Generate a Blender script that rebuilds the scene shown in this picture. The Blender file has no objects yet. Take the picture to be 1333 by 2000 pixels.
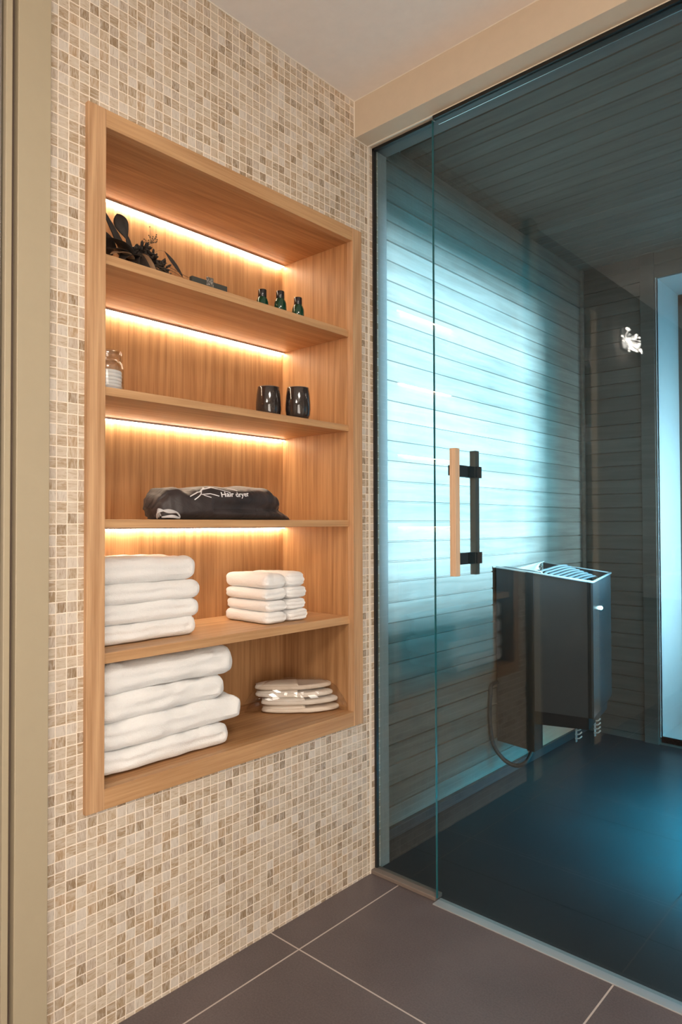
import bpy, bmesh, math, random
from mathutils import Vector, Matrix, noise
from mathutils.bvhtree import BVHTree
random.seed(7)
C = bpy.context.scene
COL = C.collection

# ------------------------------------------------------------------ camera
YAW, PITCH, ROLL = -0.73560011, 0.01824126, -0.00326458
fw = Vector((math.sin(YAW)*math.cos(PITCH), math.cos(YAW)*math.cos(PITCH), math.sin(PITCH)))
rt = fw.cross(Vector((0, 0, 1))).normalized()
up = rt.cross(fw)
c_, s_ = math.cos(ROLL), math.sin(ROLL)
rt, up = c_*rt + s_*up, -s_*rt + c_*up
cd = bpy.data.cameras.new('camera'); cam = bpy.data.objects.new('camera', cd); COL.objects.link(cam)
cd.sensor_fit = 'VERTICAL'; cd.sensor_height = 36; cd.lens = 1338.77*36/2000
cd.clip_start = .02; cd.clip_end = 60
cam.matrix_world = Matrix(((rt.x, up.x, -fw.x, 1.37098), (rt.y, up.y, -fw.y, -1.64503), (rt.z, up.z, -fw.z, 1.08), (0, 0, 0, 1)))
C.camera = cam
# ------------------------------------------------------------------ light
C.view_settings.view_transform = 'Standard'; C.view_settings.look = 'None'
C.view_settings.exposure = 0.24; C.view_settings.gamma = 1.0
C.view_settings.use_curve_mapping = False
w = bpy.data.worlds.new('world'); C.world = w; w.use_nodes = True
w.node_tree.nodes['Background'].inputs[0].default_value = (.01, .42, .66, 1)
w.node_tree.nodes['Background'].inputs[1].default_value = 1.0

def area(name, loc, target, sx, sy, power, col, spread=180):
    l = bpy.data.lights.new(name, 'AREA'); l.shape = 'RECTANGLE'; l.size = sx; l.size_y = sy
    l.energy = power; l.color = col; l.spread = math.radians(spread)
    o = bpy.data.objects.new(name, l); COL.objects.link(o); o.location = loc
    o.rotation_euler = (Vector(target)-Vector(loc)).to_track_quat('-Z', 'Y').to_euler()
    return o
WARM = (1, .90, .79)
area('ceiling_light_front', (1.9, -1.5, 2.37), (1.9, -1.5, 0), .6, .6, 22, WARM)
area('ceiling_light_rear', (1.7, -3.1, 2.37), (1.7, -3.1, 0), .7, .7, 25, WARM)
area('room_fill_light', (2.86, -1.9, 1.15), (0, -1.2, 1.35), 2.4, 1.9, 80, WARM)  # large unseen fill panel, added to brighten ceiling and walls
# unseen lamps added outside the side opening: pale wall glow and its cyan fringe
area('side_glow_lamp', (3.7, .68, 1.42), (-.11, .72, 1.42), .20, .22, 1150, (.50, .79, 1.0))
area('side_fringe_lamp', (3.6, .62, 1.42), (-.11, .66, 1.42), .30, .55, 480, (.0, .55, .85))
area('bench_led', (1.125, 1.05, .372), (.93, 1.05, .0), .8, .02, 60, (.0, .60, .95), 108)
area('window_reveal_fill', (1.13, 1.96, 1.05), (.27, 1.98, 1.05), .06, 1.1, 8, (.50, .84, 1.0), 100)  # added lamp, brightens the reveal in place of light from outside

LED_STRENGTH = 48
# ------------------------------------------------------------------ node helpers
def nodes(name):
    m = bpy.data.materials.new(name); m.use_nodes = True
    nt = m.node_tree; b = nt.nodes['Principled BSDF']
    return m, nt, b
def N(nt, t, **kw):
    n = nt.nodes.new(t)
    for k, v in kw.items(): setattr(n, k, v)
    return n
def M_(nt, op, a, b=None, c=None):
    n = nt.nodes.new('ShaderNodeMath'); n.operation = op
    for i, v in enumerate((a, b, c)):
        if v is None: continue
        if isinstance(v, (int, float)): n.inputs[i].default_value = v
        else: nt.links.new(v, n.inputs[i])
    return n.outputs[0]
def mixc(nt, f, a, b, mode='MIX'):
    n = nt.nodes.new('ShaderNodeMix'); n.data_type = 'RGBA'; n.blend_type = mode
    for i, v in ((0, f), (6, a), (7, b)):
        if isinstance(v, (int, float)): n.inputs[i].default_value = v
        elif isinstance(v, tuple): n.inputs[i].default_value = (*v, 1)
        else: nt.links.new(v, n.inputs[i])
    return n.outputs[2]
def ramp(nt, fac, stops, interp='LINEAR'):
    n = nt.nodes.new('ShaderNodeValToRGB'); n.color_ramp.interpolation = interp
    e = n.color_ramp.elements
    while len(e) < len(stops): e.new(.5)
    for el, (p, c) in zip(e, stops): el.position = p; el.color = (*c, 1)
    nt.links.new(fac, n.inputs[0]); return n.outputs[0]
def coords(nt, scale=(1, 1, 1), rnd=False):
    tc = nt.nodes.new('ShaderNodeTexCoord')
    mp = nt.nodes.new('ShaderNodeMapping'); mp.inputs['Scale'].default_value = scale
    nt.links.new(tc.outputs['Object'], mp.inputs[0])
    if rnd:
        oi = nt.nodes.new('ShaderNodeObjectInfo')
        cb = nt.nodes.new('ShaderNodeCombineXYZ')
        for i, k in enumerate((17, 31, 23)): nt.links.new(M_(nt, 'MULTIPLY', oi.outputs['Random'], k), cb.inputs[i])
        nt.links.new(cb.outputs[0], mp.inputs['Location'])
    return mp.outputs[0]
def noise_(nt, vec, scale, detail=3, rough=.55, dist=0):
    n = nt.nodes.new('ShaderNodeTexNoise'); n.inputs['Scale'].default_value = scale
    n.inputs['Detail'].default_value = detail; n.inputs['Roughness'].default_value = rough; n.inputs['Distortion'].default_value = dist
    nt.links.new(vec, n.inputs['Vector']); return n.outputs['Fac']
def bump(nt, b, h, s, dist=.002):
    n = nt.nodes.new('ShaderNodeBump'); n.inputs['Strength'].default_value = s; n.inputs['Distance'].default_value = dist
    nt.links.new(h, n.inputs['Height']); nt.links.new(n.outputs[0], b.inputs['Normal'])

def plain(name, col, rough=.5, metal=0, bumps=None, spec=None, coat=0, var=.05):
    m, nt, b = nodes(name)
    v = coords(nt)
    n = noise_(nt, v, 30, 4)
    c = mixc(nt, n, tuple(x*(1-var) for x in col), tuple(min(1, x*(1+var)) for x in col))
    nt.links.new(c, b.inputs['Base Color'])
    b.inputs['Roughness'].default_value = rough; b.inputs['Metallic'].default_value = metal
    if spec is not None: b.inputs['Specular IOR Level'].default_value = spec
    b.inputs['Coat Weight'].default_value = coat
    if bumps: bump(nt, b, noise_(nt, v, bumps[0], 5), bumps[1], bumps[2] if len(bumps) > 2 else .002)
    return m

def wood(name, dark, light, axis, rough=.45, ring=14, fib=1.0):
    m, nt, b = nodes(name)
    s = [1, 1, 1]; s[axis] = .06
    v = coords(nt, tuple(s), True)
    low = noise_(nt, v, 5, 2, .5, .3)
    rings = M_(nt, 'MULTIPLY_ADD', M_(nt, 'SINE', M_(nt, 'MULTIPLY', low, ring*6.28)), .5, .5)
    s2 = [1, 1, 1]; s2[axis] = .025
    v2 = coords(nt, tuple(s2), True)
    f1 = noise_(nt, v2, 140, 5, .6); f2 = noise_(nt, v2, 480, 3, .6)
    t = M_(nt, 'ADD', M_(nt, 'MULTIPLY', rings, .14), M_(nt, 'ADD', M_(nt, 'MULTIPLY', f1, .62*fib), M_(nt, 'MULTIPLY', f2, .28*fib)))
    col = ramp(nt, t, [(.25, dark), (.52, tuple((a+b_)/2 for a, b_ in zip(dark, light))), (.8, light)])
    nt.links.new(col, b.inputs['Base Color'])
    b.inputs['Roughness'].default_value = rough; b.inputs['Specular IOR Level'].default_value = .35
    bump(nt, b, f1, .12, .001)
    return m

def glassy(name, tint, rough=.0, ior=1.5, mixf=None):
    m = bpy.data.materials.new(name); m.use_nodes = True; nt = m.node_tree; nt.nodes.clear()
    out = N(nt, 'ShaderNodeOutputMaterial'); tr = N(nt, 'ShaderNodeBsdfTransparent'); gl = N(nt, 'ShaderNodeBsdfGlossy')
    tr.inputs[0].default_value = (*tint, 1); gl.inputs['Roughness'].default_value = rough
    fr = N(nt, 'ShaderNodeFresnel'); fr.inputs[0].default_value = ior
    # the fresnel of either side of the sheet, with the incoming side's ratio
    geo = N(nt, 'ShaderNodeNewGeometry')
    fr2 = N(nt, 'ShaderNodeFresnel'); fr2.inputs[0].default_value = 1/ior if False else ior
    mx = N(nt, 'ShaderNodeMixShader')
    lw = N(nt, 'ShaderNodeLayerWeight'); lw.inputs[0].default_value = .5
    # Schlick: .04 + .96*(1-cos)^5, from the facing term (same on both sides)
    fac = M_(nt, 'MULTIPLY_ADD', M_(nt, 'POWER', lw.outputs['Facing'], 5), 1-(mixf or .04), (mixf or .04))
    nt.links.new(fac, mx.inputs[0]); nt.links.new(tr.outputs[0], mx.inputs[1]); nt.links.new(gl.outputs[0], mx.inputs[2])
    nt.nodes.remove(fr); nt.nodes.remove(fr2); nt.nodes.remove(geo)
    nt.links.new(mx.outputs[0], out.inputs[0])
    return m

def emit(name, col, s):
    m = bpy.data.materials.new(name); m.use_nodes = True; nt = m.node_tree; nt.nodes.clear()
    out = N(nt, 'ShaderNodeOutputMaterial'); e = N(nt, 'ShaderNodeEmission')
    e.inputs[0].default_value = (*col, 1); e.inputs[1].default_value = s
    nt.links.new(e.outputs[0], out.inputs[0]); return m

def mosaic():
    m, nt, b = nodes('glass_mosaic')
    tc = N(nt, 'ShaderNodeTexCoord'); sp = N(nt, 'ShaderNodeSeparateXYZ'); nt.links.new(tc.outputs['Object'], sp.inputs[0])
    u = M_(nt, 'DIVIDE', M_(nt, 'ADD', sp.outputs[1], 3.9977+.0000), .02285)
    # phase: a joint at y = -0.9977
    u = M_(nt, 'DIVIDE', M_(nt, 'ADD', sp.outputs[1], .9977+.02285*100), .02285)
    v = M_(nt, 'DIVIDE', M_(nt, 'SUBTRACT', sp.outputs[2], .0767-.02287*10), .02287)
    # hand-laid joints wander a little
    wob = noise_(nt, coords(nt), 60, 2)
    u2 = M_(nt, 'ADD', u, M_(nt, 'MULTIPLY', M_(nt, 'SUBTRACT', wob, .5), .10))
    v2 = M_(nt, 'ADD', v, M_(nt, 'MULTIPLY', M_(nt, 'SUBTRACT', noise_(nt, coords(nt, (1, 1.3, 1.7)), 55, 2), .5), .10))
    cu, cv = M_(nt, 'FLOOR', u2), M_(nt, 'FLOOR', v2); fu, fv = M_(nt, 'FRACT', u2), M_(nt, 'FRACT', v2)
    du = M_(nt, 'ABSOLUTE', M_(nt, 'SUBTRACT', fu, .5)); dv = M_(nt, 'ABSOLUTE', M_(nt, 'SUBTRACT', fv, .5))
    d = M_(nt, 'MAXIMUM', du, dv)
    grout = M_(nt, 'SMOOTH_MAX', 0, M_(nt, 'GREATER_THAN', d, .451), 0)
    cb = N(nt, 'ShaderNodeCombineXYZ'); nt.links.new(cu, cb.inputs[0]); nt.links.new(cv, cb.inputs[1])
    wn = N(nt, 'ShaderNodeTexWhiteNoise'); wn.noise_dimensions = '2D'; nt.links.new(cb.outputs[0], wn.inputs[0])
    s2 = N(nt, 'ShaderNodeSeparateColor'); nt.links.new(wn.outputs['Color'], s2.inputs[0])
    pal = ramp(nt, wn.outputs['Value'], [(0, (.56, .45, .33)), (.16, (.46, .335, .215)), (.32, (.60, .485, .365)), (.46, (.39, .275, .165)), (.58, (.50, .40, .31)),
                (.70, (.54, .41, .28)), (.80, (.64, .555, .47)), (.90, (.29, .195, .11)), (.96, (.48, .33, .20))], 'CONSTANT')
    # streaks in each tile, along one of the two directions, all offset at random
    sel = M_(nt, 'GREATER_THAN', s2.outputs[0], .5)
    inv = M_(nt, 'SUBTRACT', 1, sel)
    a = M_(nt, 'ADD', M_(nt, 'MULTIPLY', sel, fu), M_(nt, 'MULTIPLY', inv, fv))
    c = M_(nt, 'ADD', M_(nt, 'MULTIPLY', sel, fv), M_(nt, 'MULTIPLY', inv, fu))
    cb2 = N(nt, 'ShaderNodeCombineXYZ')
    nt.links.new(M_(nt, 'MULTIPLY', a, 2.6), cb2.inputs[0]); nt.links.new(M_(nt, 'MULTIPLY', c, .55), cb2.inputs[1])
    nt.links.new(M_(nt, 'MULTIPLY', wn.outputs['Value'], 310), cb2.inputs[2])
    st = noise_(nt, cb2.outputs[0], 2.2, 4, .6, .5)
    stl = ramp(nt, st, [(.40, (0, 0, 0)), (.68, (1, 1, 1))])
    std = ramp(nt, st, [(.28, (1, 1, 1)), (.45, (0, 0, 0))])
    col = mixc(nt, M_(nt, 'MULTIPLY', stl, .62), pal, (.72, .64, .555))
    col = mixc(nt, M_(nt, 'MULTIPLY', std, .55), col, (.34, .24, .15))
    col = mixc(nt, grout, col, (.92, .80, .67))
    nt.links.new(col, b.inputs['Base Color'])
    nt.links.new(M_(nt, 'MULTIPLY_ADD', grout, .5, .3), b.inputs['Roughness'])
    b.inputs['Specular IOR Level'].default_value = .4
    h = M_(nt, 'SUBTRACT', 1, M_(nt, 'MULTIPLY', M_(nt, 'POWER', M_(nt, 'MULTIPLY', d, 2), 10), 1))
    h = M_(nt, 'ADD', h, M_(nt, 'MULTIPLY', M_(nt, 'MULTIPLY', M_(nt, 'SUBTRACT', s2.outputs[1], .5), fu), .8))
    h = M_(nt, 'ADD', h, M_(nt, 'MULTIPLY', M_(nt, 'MULTIPLY', M_(nt, 'SUBTRACT', s2.outputs[2], .5), fv), .8))
    bump(nt, b, h, .35, .002)
    return m

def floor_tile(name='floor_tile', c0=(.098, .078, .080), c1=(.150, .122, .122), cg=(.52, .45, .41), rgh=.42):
    m, nt, b = nodes(name)
    tc = N(nt, 'ShaderNodeTexCoord'); sp = N(nt, 'ShaderNodeSeparateXYZ'); nt.links.new(tc.outputs['Object'], sp.inputs[0])
    u = M_(nt, 'DIVIDE', M_(nt, 'ADD', sp.outputs[0], 6.45-.106), .645)
    v = M_(nt, 'DIVIDE', M_(nt, 'ADD', sp.outputs[1], 6.38+.412), .638)
    fu, fv = M_(nt, 'FRACT', u), M_(nt, 'FRACT', v)
    d = M_(nt, 'MAXIMUM', M_(nt, 'ABSOLUTE', M_(nt, 'SUBTRACT', fu, .5)), M_(nt, 'ABSOLUTE', M_(nt, 'SUBTRACT', fv, .5)))
    g = M_(nt, 'GREATER_THAN', d, .4968)
    vv = coords(nt)
    n = M_(nt, 'ADD', M_(nt, 'MULTIPLY', noise_(nt, vv, 3, 3), .5), M_(nt, 'MULTIPLY', noise_(nt, vv, 220, 3), .5))
    col = ramp(nt, n, [(.35, c0), (.65, c1)])
    col = mixc(nt, g, col, cg)
    nt.links.new(col, b.inputs['Base Color'])
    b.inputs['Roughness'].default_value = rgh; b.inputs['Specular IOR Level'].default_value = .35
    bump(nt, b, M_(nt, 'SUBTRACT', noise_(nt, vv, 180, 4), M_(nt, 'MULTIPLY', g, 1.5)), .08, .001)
    return m

def terry(name, col=(.97, .96, .95)):
    m, nt, b = nodes(name)
    v = coords(nt, (1, 1, 1), True)
    n = noise_(nt, v, 420, 3, .7)
    c = mixc(nt, n, tuple(x*.93 for x in col), col)
    nt.links.new(c, b.inputs['Base Color'])
    b.inputs['Roughness'].default_value = .95; b.inputs['Specular IOR Level'].default_value = .1
    b.inputs['Sheen Weight'].default_value = .3
    bump(nt, b, M_(nt, 'ADD', n, M_(nt, 'MULTIPLY', noise_(nt, v, 60, 3), .8)), .7, .003)
    return m

def plank(name, axis, pitch, phase, dark, light, grain):
    """weathered board: tone varies from one board to the next, grain runs along each board"""
    m, nt, b = nodes(name)
    tc = N(nt, 'ShaderNodeTexCoord'); sp = N(nt, 'ShaderNodeSeparateXYZ'); nt.links.new(tc.outputs['Object'], sp.inputs[0])
    idx = M_(nt, 'FLOOR', M_(nt, 'DIVIDE', M_(nt, 'SUBTRACT', sp.outputs[axis], phase-100*pitch), pitch))
    wn = N(nt, 'ShaderNodeTexWhiteNoise'); wn.noise_dimensions = '1D'; nt.links.new(idx, wn.inputs['W'])
    s = [1, 1, 1]; s[grain] = .07
    mp = N(nt, 'ShaderNodeMapping'); mp.inputs['Scale'].default_value = s
    nt.links.new(tc.outputs['Object'], mp.inputs[0])
    cb = N(nt, 'ShaderNodeCombineXYZ')
    for i in range(3): nt.links.new(M_(nt, 'MULTIPLY', wn.outputs['Value'], 40+i*13), cb.inputs[i])
    nt.links.new(cb.outputs[0], mp.inputs['Location'])
    n1 = noise_(nt, mp.outputs[0], 34, 5, .6, .4); n2 = noise_(nt, coords(nt), 2.2, 3)
    t = M_(nt, 'ADD', M_(nt, 'MULTIPLY', n1, .55), M_(nt, 'ADD', M_(nt, 'MULTIPLY', wn.outputs['Value'], .12), M_(nt, 'MULTIPLY', n2, .30)))
    col = ramp(nt, t, [(.28, dark), (.72, light)])
    nt.links.new(col, b.inputs['Base Color']); b.inputs['Roughness'].default_value = .6
    b.inputs['Specular IOR Level'].default_value = .25
    bump(nt, b, n1, .1, .001)
    return m

# ------------------------------------------------------------------ mesh helpers
def obj(name, bm, mat=None, parent=None, smooth=False, label=None):
    me = bpy.data.meshes.new(name)
    if parent is not None:
        bmesh.ops.transform(bm, matrix=PW(parent).inverted(), verts=bm.verts)
    bm.normal_update(); bm.to_mesh(me); bm.free()
    if mat: me.materials.append(mat)
    if smooth:
        for p in me.polygons: p.use_smooth = True
    o = bpy.data.objects.new(name, me); COL.objects.link(o)
    if parent is not None: o.parent = parent
    if label: o['label'] = label
    return o
def PW(o):
    m = Matrix.LocRotScale(o.location, o.rotation_euler, o.scale)
    return PW(o.parent) @ m if o.parent else m
def tag(o, label, cat, group=None, kind=None):
    o['label'] = label; o['category'] = cat
    if group: o['group'] = group
    if kind: o['kind'] = kind
    return o
def struct(o, label=None):
    o['kind'] = 'structure'
    if label: o['label'] = label
    return o
def thing(name, label, cat, loc=(0, 0, 0), group=None):
    o = bpy.data.objects.new(name, None); COL.objects.link(o); o.location = loc; o.empty_display_size = .05
    return tag(o, label, cat, group)
def add_box(bm, x0, x1, y0, y1, z0, z1, bev=0):
    r = bmesh.ops.create_cube(bm, size=1)['verts']
    for v in r: v.co = Vector(((x0+x1)/2+v.co.x*(x1-x0), (y0+y1)/2+v.co.y*(y1-y0), (z0+z1)/2+v.co.z*(z1-z0)))
    if bev:
        es = list({e for v in r for e in v.link_edges})
        bmesh.ops.bevel(bm, geom=es, offset=bev, segments=2, affect='EDGES', profile=.5)
    return bm
def box(x0, x1, y0, y1, z0, z1, bev=0): return add_box(bmesh.new(), x0, x1, y0, y1, z0, z1, bev)
def prism(bm, pts, z0, z1):
    """pts: plan polygon (x,y), z0/z1 numbers or per-point lists"""
    n = len(pts); Z0 = z0 if isinstance(z0, (list, tuple)) else [z0]*n; Z1 = z1 if isinstance(z1, (list, tuple)) else [z1]*n
    a = [bm.verts.new((*p, z)) for p, z in zip(pts, Z0)]; b = [bm.verts.new((*p, z)) for p, z in zip(pts, Z1)]
    bm.faces.new(a[::-1]); bm.faces.new(b)
    for i in range(n): bm.faces.new((a[i], a[(i+1) % n], b[(i+1) % n], b[i]))
    bmesh.ops.recalc_face_normals(bm, faces=bm.faces)
    return bm
def lathe(bm, prof, cx, cy, cz, seg=48):
    rings = []
    for r, z in prof:
        if r < 1e-6: rings.append([bm.verts.new((cx, cy, cz+z))])
        else: rings.append([bm.verts.new((cx+r*math.cos(2*math.pi*i/seg), cy+r*math.sin(2*math.pi*i/seg), cz+z)) for i in range(seg)])
    for a, b in zip(rings, rings[1:]):
        for i in range(seg):
            j = (i+1) % seg
            if len(a) == 1 and len(b) == 1: continue
            if len(a) == 1: bm.faces.new((a[0], b[i], b[j]))
            elif len(b) == 1: bm.faces.new((a[i], a[j], b[0]))
            else: bm.faces.new((a[i], a[j], b[j], b[i]))
    bmesh.ops.recalc_face_normals(bm, faces=bm.faces)
    return bm
def tube(bm, pts, r, seg=8, taper=None):
    pts = [Vector(p) for p in pts]; rings = []
    n = len(pts)
    for i, p in enumerate(pts):
        t = (pts[min(i+1, n-1)]-pts[max(i-1, 0)]).normalized()
        a = t.cross(Vector((.3, .2, 1)) if abs(t.z) < .9 else Vector((1, 0, 0))).normalized(); b = t.cross(a)
        rr = r*(taper[i] if taper else 1)
        rings.append([bm.verts.new(p+rr*(math.cos(2*math.pi*k/seg)*a+math.sin(2*math.pi*k/seg)*b)) for k in range(seg)])
    for a, b in zip(rings, rings[1:]):
        for k in range(seg): bm.faces.new((a[k], a[(k+1) % seg], b[(k+1) % seg], b[k]))
    bm.faces.new(rings[0][::-1]); bm.faces.new(rings[-1])
    bmesh.ops.recalc_face_normals(bm, faces=bm.faces)
    return bm
def curve(pts, n=8):
    """Catmull-Rom through pts"""
    P = [Vector(p) for p in pts]; P = [2*P[0]-P[1]]+P+[2*P[-1]-P[-2]]; out = []
    for i in range(1, len(P)-2):
        for k in range(n):
            t = k/n; a, b, c, d = P[i-1:i+3]
            out.append(.5*((2*b)+(c-a)*t+(2*a-5*b+4*c-d)*t*t+(3*b-a-3*c+d)*t**3))
    out.append(P[-2]); return out

# ------------------------------------------------------------------ materials
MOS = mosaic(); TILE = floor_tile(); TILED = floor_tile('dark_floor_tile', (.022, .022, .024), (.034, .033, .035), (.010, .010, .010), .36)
PLASTER = plain('ceiling_paint', (.90, .83, .77), .8, bumps=(120, .05))
BEAMP = plain('beam_paint', (.68, .55, .41), .7, bumps=(120, .05))
WALLP = plain('wall_paint', (.62, .56, .48), .8, bumps=(90, .05))
CASING = plain('beige_lacquer', (.42, .35, .24), .45, var=.03, bumps=(240, .04))
DARKGAP = plain('dark_gasket', (.10, .07, .05), .7)
STEEL = plain('brushed_steel', (.62, .60, .58), .35, 1.0)
BLACK = plain('black_profile', (.012, .012, .012), .4)
SILI = plain('light_silicone', (.86, .77, .65), .5)
OAKD, OAKL = (.27, .118, .042), (.60, .335, .155)
OAKZ = wood('oak_vertical_grain', OAKD, OAKL, 2)
OAKY = wood('oak_lengthwise_grain', OAKD, OAKL, 1)
OAKF = wood('oak_frame_vertical', (.34, .165, .07), (.72, .45, .25), 2)
OAKH = wood('oak_frame_horizontal', (.38, .19, .08), (.66, .40, .205), 1)
LED = emit('led_light', (1, .83, .62), LED_STRENGTH)
ALU = plain('aluminium', (.72, .72, .72), .35, 1)
GLASS = glassy('tinted_glass', (.87, .91, .91), mixf=.045)
GEDGE = plain('glass_edge', (.03, .16, .18), .15)
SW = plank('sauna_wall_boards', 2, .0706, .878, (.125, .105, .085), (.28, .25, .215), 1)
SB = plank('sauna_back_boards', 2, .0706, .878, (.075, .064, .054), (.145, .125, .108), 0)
SC = plank('sauna_ceiling_boards', 1, .0741, .313, (.10, .088, .072), (.21, .19, .16), 0)
SWHITE = plain('pale_reveal_paint', (.62, .64, .64), .6)
JAMB = plain('grey_jamb_paint', (.27, .27, .26), .6)

# ------------------------------------------------------------------ the setting
ZC = 2.384                        # room ceiling
FY0, FY1, FZ0, FZ1 = -.938, -.045, .475, 1.981      # outer edge of the niche frame
bm = bmesh.new()
for a in ((-.34, 0, -1.03, FY0+.006, 0, ZC), (-.34, 0, FY1-.006, .05, 0, ZC), (-.34, 0, FY0+.006, FY1-.006, 0, FZ0+.006), (-.34, 0, FY0+.006, FY1-.006, FZ1-.006, ZC)):
    add_box(bm, *a)
struct(obj('wall_left', bm, MOS), 'wall of small beige and brown glass mosaic tiles')
bm = box(-.34, 0, -4.3, -1.74, 0, ZC); add_box(bm, -.34, 0, -1.74, -1.03, 2.14, ZC)
struct(obj('wall_left', bm, plain('taupe_wall_paint', (.20, .17, .145), .8)))
struct(obj('wall_right', box(2.9, 3.0, -4.3, 0, 0, ZC), WALLP))
struct(obj('wall_back', box(-.34, 3.0, -4.4, -4.3, 0, ZC), WALLP))
struct(obj('floor', box(-.34, 3.0, -4.4, .03, -.1, 0), TILE), 'dark brown grey floor tiles with pale joints')
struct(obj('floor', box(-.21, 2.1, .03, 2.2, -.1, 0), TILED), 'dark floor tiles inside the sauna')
struct(obj('ceiling', box(-.34, 3.0, -4.4, -.065, ZC, ZC+.1), PLASTER), 'smooth pale cream ceiling')
struct(obj('ceiling', box(-.21, 2.1, .095, 2.2, 2.47, 2.52), plain('slab', (.2, .2, .2), .8)))
# lintel over the glass front
bm = box(0, 3.0, -.065, .0, 2.270, 2.60, .0015); add_box(bm, 0, 3.0, 0, .034, 2.274, 2.60)
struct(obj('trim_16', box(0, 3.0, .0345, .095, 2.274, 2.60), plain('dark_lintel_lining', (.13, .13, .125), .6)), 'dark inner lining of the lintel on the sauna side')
struct(obj('trim_1', bm, BEAMP), 'beige lintel beam above the glass front')
struct(obj('trim_2', box(0, 3.0, -.003, .003, 2.2675, 2.275, .001), SILI), 'light sealant line under the lintel')
struct(obj('trim_3', box(-.004, .0015, -.0025, .0035, 0, 2.268), SILI), 'light sealant line in the mosaic wall')
struct(obj('trim_4', box(-.11, 0.0, .05, .095, 0, 2.275), JAMB), 'pale jamb behind the glass')
bm = bmesh.new()
tube(bm, [(0.0, -.065, ZC), (3.0, -.065, ZC)], .0022, 6); tube(bm, [(0.0015, -.065, 2.272), (.0015, -.065, ZC)], .0022, 6)
tube(bm, [(.001, -1.02, ZC), (.001, -.065, ZC)], .0022, 6); tube(bm, [(.001, -.065, 2.27), (.001, 0, 2.27)], .002, 6)
struct(obj('trim_5', bm, SILI), 'light sealant line along the ceiling edge')

# sauna shell: boards with V grooves
def boards(axis_len, pitch, phase, lo, hi, place, notch=.0065, depth=.006):
    """profile along t in [lo,hi] with V notches at phase+k*pitch; place(t, d, end) -> point"""
    ts = [(lo, 0)]
    k = math.ceil((lo-phase)/pitch)
    while phase+k*pitch < hi:
        g = phase+k*pitch
        if g-notch > lo and g+notch < hi:
            ts += [(g-notch*.5, 0), (g-notch*.2, depth), (g+notch*.2, depth), (g+notch*.5, 0)]
        k += 1
    ts.append((hi, 0))
    bm = bmesh.new()
    A = [bm.verts.new(place(t, d, 0)) for t, d in ts]; B = [bm.verts.new(place(t, d, 1)) for t, d in ts]
    A2 = [bm.verts.new(place(t, .02, 0)) for t, d in ts]; B2 = [bm.verts.new(place(t, .02, 1)) for t, d in ts]
    for i in range(len(ts)-1):
        bm.faces.new((A[i], A[i+1], B[i+1], B[i])); bm.faces.new((A2[i], B2[i], B2[i+1], A2[i+1]))
        bm.faces.new((A[i], A2[i], A2[i+1], A[i+1])); bm.faces.new((B[i], B[i+1], B2[i+1], B2[i]))
    bm.faces.new((A[0], B[0], B2[0], A2[0])); bm.faces.new((A[-1], A2[-1], B2[-1], B[-1]))
    bmesh.ops.recalc_face_normals(bm, faces=bm.faces)
    return bm
XW, YB, ZS = -.11, 1.90, 2.42
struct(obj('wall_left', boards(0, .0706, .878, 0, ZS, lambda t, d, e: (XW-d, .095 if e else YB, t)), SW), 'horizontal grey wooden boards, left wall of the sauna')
WX0, WX1, WZ0, WZ1 = .27, 1.15, .036, 2.295     # window opening in the back wall
def backpart(x0, x1, lo, hi): return boards(0, .0706, .878, lo, hi, lambda t, d, e: (x1 if e else x0, YB+d, t))
def join(bms):
    out = bmesh.new()
    for b in bms:
        me = bpy.data.meshes.new('t'); b.to_mesh(me); b.free(); out.from_mesh(me); bpy.data.meshes.remove(me)
    return out
bm = join([backpart(XW, WX0, 0, ZS), backpart(WX0, WX1, WZ1, ZS), backpart(WX1, 2.0, 0, ZS), backpart(WX0, WX1, 0, WZ0)])
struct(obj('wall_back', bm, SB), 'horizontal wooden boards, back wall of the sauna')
bm = join([boards(0, .0741, .313, .095, YB, lambda t, d, e: (2.0 if e else XW, t, ZS+d), .008, .007)])
struct(obj('ceiling', bm, SC), 'boarded wooden sauna ceiling')
# right wall of the sauna, with an opening added to shape the wall glow
def rightpart(y0, y1, lo, hi): return boards(0, .0706, .878, lo, hi, lambda t, d, e: (2.0+d, y1 if e else y0, t))
RY0, RY1, RZ0, RZ1 = .44, .985, 1.150, 1.700
bm = join([rightpart(.095, RY0, 0, ZS), rightpart(RY1, YB, 0, ZS), rightpart(RY0, RY1, 0, RZ0), rightpart(RY0, RY1, RZ1, ZS)])
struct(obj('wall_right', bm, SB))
struct(obj('wall_front', box(1.30, 3.0, .03, .095, 0, 2.274), SWHITE))
struct(obj('baseboard_left', box(XW, XW+.018, .095, YB, 0, .036, .002), plain('dark_skirting_tile', (.03, .032, .034), .35)), 'dark tile skirting at the foot of the left sauna wall')
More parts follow.
